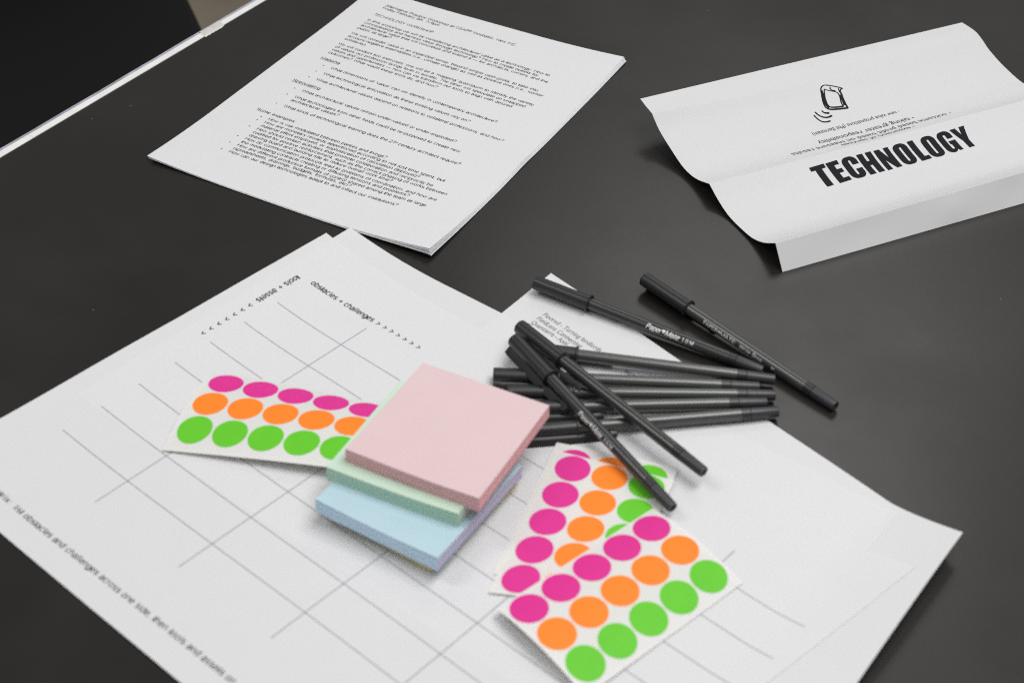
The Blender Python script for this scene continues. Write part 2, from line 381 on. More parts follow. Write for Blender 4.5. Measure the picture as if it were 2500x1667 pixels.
# ---- all in millimetres; table top is z = 0 ----
def sstep(t): t=min(1.0,max(0.0,t)); return t*t*(3-2*t)
WA=(0.7545,-0.6563); WB=(-0.6563,-0.7545); WG=(-95.67,707.01)
def ws_h(a,b):
    l=0.0
    if a<0: l=4.4*(a/60.0)**2*(1-0.45*sstep((b+60)/230))
    r=0.0
    if a>292:
        t=(a-292)/40.0
        r=11.0*t**1.35*(1-0.7*sstep((b+100)/190))
    w=0.4*math.sin(a*.031+b*.017+1.0)+0.3*math.sin(a*.013-b*.041)
    return l+r+max(0,w+.3)
def ws_surf(z0):
    def f(a,b):
        return (WG[0]+WA[0]*a+WB[0]*b, WG[1]+WA[1]*a+WB[1]*b, z0+ws_h(a,b))
    return f
HC=[(-239.0,896.0),(-50.5,794.5),(76.0,1041.5)]
def hand_z(x,y):
    X,Y=215.9,279.4
    z=0.6
    for cx,cy,h,r in ((0,0,2.6,75),(X,0,6.0,95),(X,Y,2.5,70),(0,Y,2,80),(X,120,1.6,40)):
        d=math.hypot(x-cx,y-cy)
        if d<r: z+=h*(1-d/r)**2
    return z
def hand_surf(k=0):
    BL,BR,TR=HC
    TL=(BL[0]+TR[0]-BR[0],BL[1]+TR[1]-BR[1])
    def f(x,y):
        u=x/215.9; v=y/279.4
        X=BL[0]*(1-u)*(1-v)+BR[0]*u*(1-v)+TR[0]*u*v+TL[0]*(1-u)*v
        Y=BL[1]*(1-u)*(1-v)+BR[1]*u*(1-v)+TR[1]*u*v+TL[1]*(1-u)*v
        z=hand_z(x,y)
        return (X,Y,0.45+(z)*(1-k*.07-k*.06*(x/215.9)**4)+0.0-k*.10)
    return f
# folded card: left profile / right profile in (n,z), parameter v knots
CB0=(160.7,787.6); CANG=28.1758-2.0
CV=[0,18,31,43,59,76,91,107,123,139,152,164,181,192,205]
CL=[(0,.3),(10.8,14.4),(21.9,7.6),(32.8,3.4),(44.5,1.9),(61,2.0),(74.2,5.4),(87,11),(102.2,6.0),(117.6,5.0),(134,8.8),(151,14.3),(162.6,21.3),(171,22.2),(178.6,23.6)]
CR=[(0,.3),(10.8,17.0),(22.5,9.6),(34.5,3.4),(47.5,1.9),(64,2.0),(78.5,4.4),(92.5,9),(106.5,3.2),(120,1.4),(129.3,1.6),(146.1,4.0),(161.1,7.8),(177.1,13.8),(194.2,14.0)]
def _cr(P,vs,v):
    # piecewise smooth interpolation with kinks at the creases
    kink=(0,1,7,12,14)
    i=0
    while i<len(vs)-2 and v>vs[i+1]: i+=1
    t=(v-vs[i])/(vs[i+1]-vs[i])
    def tan(j,side):
        if j in kink:
            k=j+1 if side>0 else j-1
            k=max(0,min(len(P)-1,k))
            if k==j: k=j-side
            return tuple((P[k][c]-P[j][c])/(vs[k]-vs[j]) for c in (0,1))
        return tuple((P[j+1][c]-P[j-1][c])/(vs[j+1]-vs[j-1]) for c in (0,1))
    m0=tan(i,1); m1=tan(i+1,-1); h=vs[i+1]-vs[i]
    a=2*t**3-3*t*t+1; b=t**3-2*t*t+t; c=-2*t**3+3*t*t; d=t**3-t*t
    return tuple(a*P[i][q]+b*h*m0[q]+c*P[i+1][q]+d*h*m1[q] for q in (0,1))
CW=279.4
def card_surf(s,v):
    t=s/CW
    l=_cr(CL,CV,v); r=_cr(CR,CV,v)
    n=l[0]*(1-t)+r[0]*t; z=l[1]*(1-t)+r[1]*t
    z-=1.2*math.sin(math.pi*min(1,max(0,t)))*math.sin(math.pi*v/205)*.5
    if v<18: n-=.7*math.exp(-((s-128)/14)**2)*math.sin(math.pi*v/18)-.45*math.exp(-((s-176)/9)**2)*math.sin(math.pi*v/18)-.4*math.exp(-((s-60)/25)**2)*math.sin(math.pi*v/18)
    else: z+=.22*math.sin(s*.055+v*.03)*math.sin(math.pi*(v-18)/187)+.12*math.sin(s*.13-v*.06)*math.sin(math.pi*(v-18)/187)
    a=math.radians(CANG); w=(math.cos(a),math.sin(a)); nn=(-w[1],w[0])
    return (CB0[0]+w[0]*s+nn[0]*n, CB0[1]+w[1]*s+nn[1]*n, max(.25,z))


def box_mesh(name, quad, z0, z1, mats, parent=None, bev=.25, wob=0.0, fm=None):
    """prism over a 4-corner outline (mm), slightly bevelled; fm maps side index -> material"""
    bm = bmesh.new()
    lo = [bm.verts.new((x, y, z0)) for x, y in quad]; hi = [bm.verts.new((x, y, z1)) for x, y in quad]
    ar = sum(quad[i][0]*quad[(i+1) % 4][1]-quad[(i+1) % 4][0]*quad[i][1] for i in range(4))
    ft = bm.faces.new(hi); fb = bm.faces.new(list(reversed(lo))); ft.material_index = 0; fb.material_index = 1
    for i in range(4):
        j = (i+1) % 4; f = bm.faces.new((lo[i], lo[j], hi[j], hi[i])); f.material_index = (fm or {}).get(i, 1)
    if ar < 0: bmesh.ops.reverse_faces(bm, faces=bm.faces[:])
    if bev: bmesh.ops.bevel(bm, geom=bm.edges[:], offset=bev, segments=2, affect='EDGES', profile=.6)
    bm.verts.index_update()
    V = [tuple(v.co) for v in bm.verts]; F = [tuple(v.index for v in f.verts) for f in bm.faces]; mi = [f.material_index for f in bm.faces]
    bm.free()
    return mesh_obj(name, V, F, mats, parent, fmat=mi)

# ================================================================== STRUCTURE
fl = mesh_obj('floor', [(-3500, -1500, -742), (3500, -1500, -742), (3500, 5500, -742), (-3500, 5500, -742)], [(0, 1, 2, 3)], M_floor)
tag(fl, 'beige floor seen in the corner beyond the table edge', kind='structure')

# table ---------------------------------------------------------------
E0 = Vector((-334.8, 895.0)); E1 = Vector((-191.65, 1125.1))
ed = (E1-E0).normalized(); en = Vector((-ed.y, ed.x))          # en points away from the top
T = empty('table', (0.55, 0.75, -0.03))
tag(T, 'black table with a white taped edge that everything lies on', 'table')
def along(s, off, z): q = E0 + ed*s + en*off; return (q.x, q.y, z)
SA, SB, DEEP = -620, 1150, -1080
quad = [along(SA, 0, 0)[:2], along(SA, DEEP, 0)[:2], along(SB, DEEP, 0)[:2], along(SB, 0, 0)[:2]]
box_mesh('tabletop', quad, -26, 0, [M_table, M_core], T, bev=0)
seam = [SA, -330, 30.0, 199.8, 207.5, 500, SB]
def strip(name, s0, s1, mat, prof, n=24):
    V = []; F = []
    S_ = lin(s0, s1, n)
    for s in S_:
        w = .12*math.sin(s*.11)+.10*math.sin(s*.037+1)
        for k, (o, z) in enumerate(prof): V.append(along(s, o+(w if k >= 2 else 0), z))
    m = len(prof)
    for i in range(n-1):
        for k in range(m-1):
            a = i*m+k; F.append((a, a+1, a+m+1, a+m))
    F.append(tuple(range(m))[::-1]); F.append(tuple((n-1)*m+k for k in range(m)))
    o = mesh_obj(name, V, F, mat, T, smooth=False)
    bm = bmesh.new(); bm.from_mesh(o.data); bmesh.ops.recalc_face_normals(bm, faces=bm.faces); bm.to_mesh(o.data); bm.free()
    return o
prof = [(0.02, -25.5), (0.02, .5), (5.3, .55), (5.9, .2), (5.9, -25.5)]
strip('edge_band', SA, -24.0-.15, M_edge, prof)
strip('edge_band', -24.0+.15+54.0, 199.8, M_edge, prof)
strip('edge_band', -24.0+.15, 54.0-24.0, M_edge, prof, 8)
strip('edge_band', 199.9, SB, M_edge, prof)
prof2 = [(6.0, -25), (6.0, .15), (8.0, .05), (9.2, -.5), (9.9, -1.6), (9.9, -25)]
strip('edge_lipping', SA, SB, M_core, prof2, 60)
# piece of tape wrapped over the edge band
def tape():
    V = []; F = []; n = 14
    for i, s in enumerate(lin(199.8, 221.0, n)):
        j = random.uniform(-.5, .5)
        for k, (o, z) in enumerate([(-.9+j, .10), (0.0, .62), (3, .72), (6.2, .74), (7.6, .35), (9.0, -.6), (10.1, -2.6), (10.3, -9)]):
            V.append(along(s + o*.35, o, z))
    m = 8
    for i in range(n-1):
        for k in range(m-1): a = i*m+k; F.append((a, a+1, a+m+1, a+m))
    mesh_obj('tape', V, F, M_tape, T, smooth=True)
tape()

# chair beyond the table ------------------------------------------------
CH = empty('chair', (-0.47, 1.93, -0.742))
tag(CH, 'black chair standing beyond the taped table edge', 'chair')
cd = Vector((-0.364, 0.932)); cn = Vector((-0.932, -0.364))     # far direction, leftwards
P0 = Vector((-351.2, 1627.8)) - cd*330
def cp(a, b): q = P0 + cd*a + cn*b; return (q.x, q.y)
box_mesh('seat', [cp(0, 0), cp(0, 520), cp(560, 520), cp(560, 0)], -330, -290, [M_chair, M_chair], CH, bev=9)
box_mesh('backrest', [cp(520, 10), cp(520, 510), cp(560, 510), cp(560, 10)], -285, 120, [M_chair, M_chair], CH, bev=9)
for a, b in ((30, 30), (30, 490), (530, 30), (530, 490)):
    box_mesh('leg', [cp(a-12, b-12), cp(a-12, b+12), cp(a+12, b+12), cp(a+12, b-12)], -741.5, -330, [M_leg, M_leg], CH, bev=3)

# ================================================================== HANDOUT
HN = empty('printed_handout', (-0.08, 0.96, 0))
tag(HN, 'thin sheaf of white pages with typed workshop notes and bullets, beside the white table edge', 'handout')
for k in range(4, -1, -1):
    Sk = hand_surf(k)
    dx, dy, th = [(0, 0, 0), (.35, -.05, -.0018), (.75, -.05, -.0026), (.95, -.15, -.0048), (1.7, -.15, -.0034)][k]
    def q(x, y, dx=dx, dy=dy, th=th, k=k):
        wob = 0.0
        return (x*math.cos(th)-y*math.sin(th)+dx, x*math.sin(th)+y*math.cos(th)+dy)
    sheet('page', Sk, lin(0, 215.9, 46), lin(0, 279.4, 58), M_paper, HN, .09, q)
S0 = hand_surf(0)
pr = Print(S0)
SZ = 4.1
XL, XR = 22.9, 38.9
TXT = [
 (23.0, 138.5, 260.2, 257.2, 'Alternative Practice Workshop at GSAPP Incubator, New INC.'),
 (23.0, 73.6, 255.9, 254.7, 'Friday February 5th, 7–9pm'),
 (22.7, 75.1, 244.2, 242.8, 'TECHNOLOGY WORKSHOP'),
 (22.7, 179.6, 234.6, 230.4, 'In this workshop we will be considering |architectural value as a technology|: How to'),
 (22.9, 172.6, 229.9, 226.0, 'conceptualize and harness value through technology? How to create outlets for'),
 (22.9, 182.7, 225.2, 221.4, 'architectural value that will concretize and extend it — for architects, owners, and the'),
 (22.9, 52.3, 220.5, 219.9, 'public at large?'),
 (22.9, 182.3, 211.4, 207.2, 'We will consider value in an expanded sense, beyond simple cash-profit, to take into'),
 (23.3, 188.4, 206.5, 202.6, 'account negative externalities (i.e., climate change) as well as positive ones (i.e., worker'),
 (23.4, 42.8, 201.7, 201.1, 'solidarity).'),
 (23.3, 188.4, 193.0, 188.5, 'We will conduct two exercises: one will be a ‘mapping’ brainstorm to identify the variety'),
 (23.9, 184.4, 188.1, 183.6, 'of values our profession brings forth in society. The other will speculate on untapped'),
 (24.1, 176.3, 183.3, 178.9, 'values and opportunities — how can we transform our tools to align with desired'),
 (24.3, 118.3, 178.5, 175.5, 'outcomes? What would these tools do, and how?'),
 (24.0, 40.5, 169.3, 168.8, '_Mapping'),
 (38.1, 176.8, 160.2, 155.8, '*What dimensions of ‘value’ can we identify in contemporary architecture?'),
 (38.0, 160.6, 150.9, 146.9, '*What technological articulation do these existing values rely on?'),
 (38.1, 192.4, 141.5, 136.9, '*What architectural values depend on relations to collateral professions, and how?'),
 (24.4, 48.2, 132.4, 131.6, '_Speculating'),
 (38.3, 165.1, 123.3, 119.8, '*What architectural values remain under-valued or under-exploited?'),
 (38.4, 173.8, 113.8, 110.4, '*What technologies from other fields could be re-purposed to create new'),
 (38.8, 78.8, 108.9, 108.0, 'architectural values?'),
 (38.8, 181.4, 99.9, 97.1, '*What kinds of technological training does the 21^st^ century architect require?'),
 (25.5, 58.1, 87.0, 86.0, 'Some examples:'),
 (39.8, 135.2, 80.2, 79.6, '*How is risk modulated between parties and things?'),
 (39.8, 182.5, 75.5, 74.9, '*How are monetary rewards apportioned according to not just time spent, but'),
 (40.2, 165.9, 70.7, 70.6, 'material effort employed, or sophistication of calculation deployed?'),
 (40.2, 178.8, 66.0, 66.0, '*How should certain activities that promote collaboration and reciprocity be'),
 (40.4, 191.9, 61.3, 61.6, 'codified for positive reinforcement, such as the correct phasing of works between'),
 (40.5, 153.0, 56.7, 57.4, 'drawing board and building site to reduce overall work time?'),
 (40.5, 189.7, 52.0, 52.3, '*How do communication protocols lead to problems of coordination, and how are'),
 (40.8, 171.7, 47.3, 48.0, 'the modulating contracts creating or diffusing tensions and problems?'),
 (40.9, 187.3, 42.6, 43.2, '*How are different productive formats of control shared among the team at large'),
 (41.0, 133.0, 38.0, 39.4, '(spreadsheets, drawings, budgets, formulas, etc)?'),
 (41.0, 171.1, 33.3, 34.9, '*How can our design technologies adapt to and inflect our institutions?'),
]
def seg_text(st):
    """text with |italic| and ^superscript^ runs -> one set of verts/faces"""
    V = []; F = []; x = 0.0
    runs = []; cur = ''; mode = None
    for ch in st:
        if ch in '|^':
            if cur: runs.append((cur, mode))
            cur = ''; mode = ch if mode is None else None
        else: cur += ch
    if cur: runs.append((cur, mode))
    for t, md in runs:
        v, f = stroke_text(t.strip() or t, .102, .2 if md == '|' else 0.0)
        lead = .27 if t.startswith(' ') else 0
        trail = .27 if t.endswith(' ') else 0
        sc, up = (.58, .33) if md == '^' else (1, 0)
        x += lead; x0 = min(q[0] for q in v); b = len(V)
        V += [((q[0]-x0)*sc + x, q[1]*sc + up) for q in v]; F += [tuple(b+i for i in ff) for ff in f]
        x += (max(q[0] for q in v)-x0)*sc + .05 + trail
    return V, F
for x0, x1, y0, y1, st in TXT:
    bullet = st[0] == '*'; und = st[0] == '_'
    if bullet or und: st = st[1:]
    V, F = seg_text(st); xs = [v[0] for v in V]
    pr.place(V, F, x0, y0, x1, y1, min(xs), max(xs), SZ, 0)
    if bullet: pr.disc((x0-6.3, y0+1.35), .55)
    if und: pr.line((x0, y0-.75), (x1, y1-.75), .28)
pr.build('printed_text', M_ink, HN)

# ================================================================== FOLDED CARD
CD = empty('folded_sign', (0.28, 0.78, 0))
tag(CD, 'white folded paper sign printed TECHNOLOGY in heavy black capitals', 'paper sign')
vs = []
for a, b in zip(CV[:-1], CV[1:]): vs += [a, a+.25] + [a + (b-a)*i/7 for i in range(1, 7)] + [b-.25]
vs.append(CV[-1])
sheet('paper', card_surf, lin(0, CW, 90), vs, M_card, CD, .12)

def rr(x0, y0, x1, y1, r, n=7):                 # rounded rectangle outline
    P = []
    for cx, cy, a0 in ((x1-r, y1-r, 0), (x0+r, y1-r, 90), (x0+r, y0+r, 180), (x1-r, y0+r, 270)):
        for i in range(n): a = math.radians(a0+90*i/(n-1)); P.append((cx+r*math.cos(a), cy+r*math.sin(a)))
    return P
def ell(cx, cy, rx, ry, a0, a1, n=8): return [(cx+rx*math.cos(math.radians(a0+(a1-a0)*i/(n-1))), cy+ry*math.sin(math.radians(a0+(a1-a0)*i/(n-1)))) for i in range(n)]
def slot(x0, y0, x1, y1):                      # narrow counter with rounded ends
    r = (x1-x0)/2; c = (x0+x1)/2
    return ell(c, y1-r*1.3, r, r*1.3, 0, 180) + ell(c, y0+r*1.3, r, r*1.3, 180, 360)
def gl_O(w=.58): return [ell(w-.24, .77, .24, .25, 0, 90)+ell(.24, .77, .24, .25, 90, 180)+ell(.24, .23, .24, .25, 180, 270)+ell(w-.24, .23, .24, .25, 270, 360), slot(.25, .15, w-.25, .85)]
def gl_C(w=.58):
    o = ell(w-.24, .77, .24, .25, 0, 90)+ell(.24, .77, .24, .25, 90, 180)+ell(.24, .23, .24, .25, 180, 270)+ell(w-.24, .23, .24, .25, 270, 360)
    o += [(w, .42), (w-.25, .42), (w-.25, .21)] + ell(w/2, .21, (w-.5)/2, .05, 0, -180, 6) + [(.25, .80)] + ell(w/2, .80, (w-.5)/2, .05, 180, 0, 6) + [(w-.25, .62), (w, .62)]
    return [o]
def gl_G(w=.60):
    o = ell(w-.24, .77, .24, .25, 0, 90)+ell(.24, .77, .24, .25, 90, 180)+ell(.24, .23, .24, .25, 180, 270, 8)
    o += [(.31, -.01), (.38, .04), (.42, .09), (.45, 0), (w, 0), (w, .53), (.31, .53), (.31, .37), (w-.25, .37), (w-.25, .21)]
    o += ell((.25+w-.25)/2, .20, (w-.5)/2, .05, 0, -180, 6) + [(.25, .80)] + ell(w/2, .80, (w-.5)/2, .05, 180, 0, 6) + [(w-.25, .64), (w, .64)]
    return [o]
GL = {
 'T': (.56, [[(0, 1), (0, .81), (.155, .81), (.155, 0), (.405, 0), (.405, .81), (.56, .81), (.56, 1)]]),
 'E': (.46, [[(0, 0), (0, 1), (.44, 1), (.44, .81), (.25, .81), (.25, .62), (.43, .62), (.43, .43), (.25, .43), (.25, .19), (.46, .19), (.46, 0)]]),
 'C': (.58, gl_C()), 'O': (.58, gl_O()), 'G': (.60, gl_G()),
 'H': (.60, [[(0, 0), (0, 1), (.25, 1), (.25, .62), (.35, .62), (.35, 1), (.60, 1), (.60, 0), (.35, 0), (.35, .41), (.25, .41), (.25, 0)]]),
 'N': (.60, [[(0, 0), (0, 1), (.23, 1), (.39, .55), (.39, 1), (.60, 1), (.60, 0), (.385, 0), (.21, .455), (.21, 0)]]),
 'L': (.43, [[(0, 0), (0, 1), (.25, 1), (.25, .19), (.43, .19), (.43, 0)]]),
 'Y': (.66, [[(0, 1), (.25, 1), (.335, .66), (.415, 1), (.66, 1), (.455, .36), (.455, 0), (.205, 0), (.205, .36)]]),
}
def filled(outlines):
    cu = bpy.data.curves.new('g', 'CURVE'); cu.dimensions = '2D'; cu.fill_mode = 'BOTH'
    for P in outlines:
        sp = cu.splines.new('POLY'); sp.points.add(len(P)-1); sp.use_cyclic_u = True
        for pt, (x, y) in zip(sp.points, P): pt.co = (x, y, 0, 1)
    o = bpy.data.objects.new('g', cu); COL.objects.link(o)
    dg = bpy.context.evaluated_depsgraph_get(); ev = o.evaluated_get(dg); me = ev.to_mesh()
    V = [(v.co.x, v.co.y) for v in me.vertices]; F = [tuple(p.vertices) for p in me.polygons]
    ev.to_mesh_clear(); bpy.data.objects.remove(o); bpy.data.curves.remove(cu)
    return V, F
word = Print(card_surf, .05)
# left edge and right edge of each capital along the baseline, in mm (measured on the sign)
SP = [('T', 72.3, 84.0), ('E', 85.2, 94.8), ('C', 96.2, 107.9), ('H', 109.3, 121.2), ('N', 123.2, 135.0), ('O', 137.2, 148.6), ('L', 150.5, 158.9), ('O', 160.0, 171.4), ('G', 173.3, 184.8), ('Y', 185.6, 198.0)]
for ch, a, b in SP:
    w, out = GL[ch]; V, F = filled(out)
    word.place(V, F, a, 79.0, b, 79.35, 0, w, 19.8, 0)
word.cut(1, 1.6)
word.build('printed_title', M_ink, CD)
notes = Print(card_surf, .05)
for st, s0, s1, sz in (('- new value propositions (Phil Bernstein)', (173.6, 143.4), (101.4, 141.6), 4.9), ('- taking greater responsibility', (178.1, 131.0), (98.7, 130.2), 6.8),
                   ('- outcome based profit based on measure results', (204.0, 123.4), (72.7, 122.0), 6.8), ('- expansion of services', (167.5, 115.4), (108.1, 115.5), 6.8)):
    notes.text(st, s0, s1, sz, cy=.27, offset=.007)
notes.cut(1, 1.5)
notes.build('printed_notes', M_ink_soft, CD)
ic = Print(card_surf, .05)
for st, w in (([(142.82, 167.14), (145.2, 169.6), (146.34, 170.3), (141.82, 173.5), (135.98, 176.5), (132.98, 176.43), (130.56, 173.8), (128.78, 168.53), (126.98, 163.92), (125.3, 160.0), (125.4, 157.97), (128.26, 156.73), (133.87, 156.12), (140.2, 155.7)], .85),
              ([(140.2, 155.7), (140.75, 158.23), (142.11, 162.16), (143.4, 166.07), (142.9, 167.8)], 1.15),
              ([(132.92, 172.87), (135.76, 170.35), (139.54, 168.41), (141.08, 166.13), (140.51, 162.83), (138.39, 159.11), (138.09, 157.39), (135.0, 157.26), (129.43, 157.92), (127.97, 159.21), (128.59, 162.08), (130.57, 167.14), (132.92, 172.87)], .75),
              ([(130.4, 172.2), (129.4, 167.0), (127.6, 162.5), (126.7, 159.2), (127.4, 157.9)], 1.3),
              ([(141.6, 164.8), (141.1, 161.2), (139.4, 157.6)], 1.2),
              ([(138.16, 173.6), (137.4, 172.0), (138.2, 170.2), (140.4, 169.1)], .8),
              ([(143.7, 170.9), (143.2, 169.2), (143.2, 167.6)], .7),
              ([(120.51, 157.3), (121.01, 156.05), (122.58, 155.27), (124.65, 155.17)], .9),
              ([(115.13, 157.37), (115.99, 155.24), (118.09, 153.31), (121.28, 152.51), (125.02, 153.11)], .9),
              ([(112.71, 155.66), (113.24, 153.03), (114.74, 150.48), (117.43, 149.4), (121.1, 149.46)], .9)):
    ic.stroke(st, w*1.3)
ic.cut(1, 1.5)
ic.build('phone_icon', M_ink, CD)

# ================================================================== LOOSE SHEETS
def quadmap(A, B, C, D):   # A at (0,0), B at (1,0), C at (1,1), D at (0,1)
    return lambda s, t: (A[0]*(1-s)*(1-t)+B[0]*s*(1-t)+C[0]*s*t+D[0]*(1-s)*t, A[1]*(1-s)*(1-t)+B[1]*s*(1-t)+C[1]*s*t+D[1]*(1-s)*t)
def loose(name, z0, A, B, C, D, loc):
    E = empty(name, loc); S = ws_surf(z0)
    sheet('paper', S, lin(0, 1, 120), lin(0, 1, 70), M_paper, E, .08, quadmap(A, B, C, D))
    return E, S
W3, S3 = loose('printed_sheet', .15, (40.2, -133.5), (334.5, -96.3), (356, 118), (62, 88), (0.09, 0.62, 0))
tag(W3, 'lowest white sheet under the pens, its grey print starting with Floored', 'paper sheet')
p3 = Print(S3)
for st, a, b in (('Floored - Turning landlords', (63.5, -100.0), (108.7, -96.3)), ('FieldLens Connecting', (63.1, -95.0), (98.5, -91.6)),
                 ('Quantierra - Appl', (63.2, -89.9), (91.2, -88.2)), ('Fn', (62.5, -85.7), (66.9, -85.6)), ('tects', (129.0, -92.6), (137.0, -92.0))):
    V, F = text_geo(st, 0, .003); xs = [v[0] for v in V]
    # page is read with its top towards the far side: mirror v so letters stand upright
    d = Vector((b[0]-a[0], b[1]-a[1])); L = d.length; d /= L; n = Vector((d.y, -d.x)); k = L/(max(xs)-min(xs))
    p3.add2d(V, F, lambda x, y: (a[0]+d.x*(x-min(xs))*k + n.x*(y-.25)*4.6, a[1]+d.y*(x-min(xs))*k + n.y*(y-.25)*4.6))
p3.build('printed_text', M_grey_ink, W3)
W2, S2 = loose('blank_sheet', .36, (-73.4, -78.4), (300.0, -96.4), (318, 108), (-70, 126), (0.02, 0.64, 0))
tag(W2, 'blank white sheet showing only as a band along the far side of the grid worksheet', 'paper sheet')
W1, S1 = loose('grid_worksheet', .60, (-78.5, -63.3), (328.4, -63.3), (288, 212.4), (-82.5, 211.9), (0.0, 0.64, 0))
tag(W1, 'large white worksheet printed with a grey grid and obstacles and challenges heading', 'worksheet')
for i in range(7):
    b = i*24.69; g = Print(S1, .035)
    g.line((-53.3, b-.9+.1*i), (307.6, b-2.2 if i == 0 else b-1.6), .52)
    g.build('grid_line', M_grid, W1)
for a in (0.0, 65.2, 131.2, 194.2, 255.4):
    g = Print(S1, .06); g.line((a-.8, -21.2), (a+.2, 168.2), .52)
    g.build('grid_line', M_grid, W1)
def text_ws(P, st, a, b, size, up, cy=0.0, wt=.1):
    V, F = stroke_text(st, wt); xs = [v[0] for v in V]
    d = Vector((b[0]-a[0], b[1]-a[1])); L = d.length; d /= L; n = Vector(up); k = L/(max(xs)-min(xs))
    P.add2d(V, F, lambda x, y: (a[0]+d.x*(x-min(xs))*k + n.x*(y-cy)*size, a[1]+d.y*(x-min(xs))*k + n.y*(y-cy)*size))
t = Print(S1, .05)
text_ws(t, 'obstacles + challenges', (-52.8, -27.4), (-2.8, -28.6), 5.3, (0, -1), .27, .12)
for i in range(7): text_ws(t, '>', (0.0+i*5.3, -28.6), (2.6+i*5.3, -28.6), 5.3, (0, -1), .27, .12)
t.build('printed_heading', M_ink_soft, W1); t = Print(S1, .05)
text_ws(t, 'tools + assets', (-61.4, -25.0), (-61.6, 7.1), 5.3, (1, 0), .27, .12)
for i in range(7): text_ws(t, '>', (-61.5, 11.2+i*5.75), (-61.5, 13.9+i*5.75), 5.3, (1, 0), .27, .12)
t.build('printed_heading', M_ink_soft, W1); t = Print(S1, .05)
text_ws(t, 'list obstacles and challenges across one side, then tools and assets on', (-25.5, 197.0), (138.7, 196.2), 4.7, (0, -1), .27, .10)
text_ws(t, 'Matrix:', (-46.5, 196.9), (-29.5, 196.9), 4.7, (0, -1), .27, .10)
t.build('printed_caption', M_ink_soft, W1)

# ================================================================== STICKY PADS
GP = 'square sticky note pads stacked in one pile'
pads = [
 ('yellow', [(-92.5, 575.6), (-36.5, 537.0), (4.2, 597.6), (-51.8, 636.2)], .95, 8.6, (0.80, 0.70, 0.36), (0.72, 0.62, 0.34), None, 'pale yellow sticky pad, bottom of the pile, almost hidden under the blue one'),
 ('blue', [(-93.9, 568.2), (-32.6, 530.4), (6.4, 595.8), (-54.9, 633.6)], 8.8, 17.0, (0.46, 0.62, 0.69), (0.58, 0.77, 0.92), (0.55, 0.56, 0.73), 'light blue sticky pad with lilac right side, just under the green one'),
 ('green', [(-89.6, 582.5), (-23.7, 551.7), (8.0, 619.7), (-57.9, 650.5)], 17.2, 25.0, (0.54, 0.70, 0.57), (0.50, 0.72, 0.58), None, 'pale green sticky pad between the pink and the blue pads'),
 ('pink', [(-80.3, 586.8), (-14.0, 553.9), (19.6, 623.2), (-46.2, 654.9)], 25.2, 33.3, (0.69, 0.53, 0.535), (0.78, 0.47, 0.49), None, 'pink sticky pad on top of the pile'),
]
for nm, q, z0, z1, top, side, side2, lab in pads:
    tm, sm = pad_mat(nm + ' note paper', top, side)
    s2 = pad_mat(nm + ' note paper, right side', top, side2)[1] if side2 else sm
    cx = sum(p[0] for p in q)/4; cy = sum(p[1] for p in q)/4
    o = empty('sticky_note_pad', (cx*MM, cy*MM, z0*MM))
    n = 18; V = []; F = []; fmi = []
    for k in range(n+1):                          # gathered leaves, each a hair out of line
        z = z0 + (z1-.12-z0)*k/n
        for (jx, jy), zz_ in (((random.gauss(0, .07), random.gauss(0, .07)), z),):
            for x, y in q: V.append((x+jx, y+jy, zz_))
    for k in range(n):
        for a in range(4):
            b = (a+1) % 4; F.append((4*k+a, 4*k+b, 4*k+4+b, 4*k+4+a)); fmi.append(1 if a == 1 else 0)
    F.append((3, 2, 1, 0)); fmi.append(0); F.append((4*n, 4*n+1, 4*n+2, 4*n+3)); fmi.append(0)
    mesh_obj('leaf_block', V, F, [sm, s2], o, fmat=fmi)
    qm = quadmap(*q)
    def pad_top(u, v, qm=qm, z1=z1):
        x, y = qm(u, v); return (x, y, z1 + .55*max(0, 1-math.hypot(u, v)/.5)**2 + .8*max(0, 1-math.hypot(u-1, v)/.45)**2 + .04*math.sin(9*u+4*v))
    sheet('top_note', pad_top, lin(0, 1, 26), lin(0, 1, 26), tm, o, .1)
    tag(o, lab, 'sticky notes', GP)

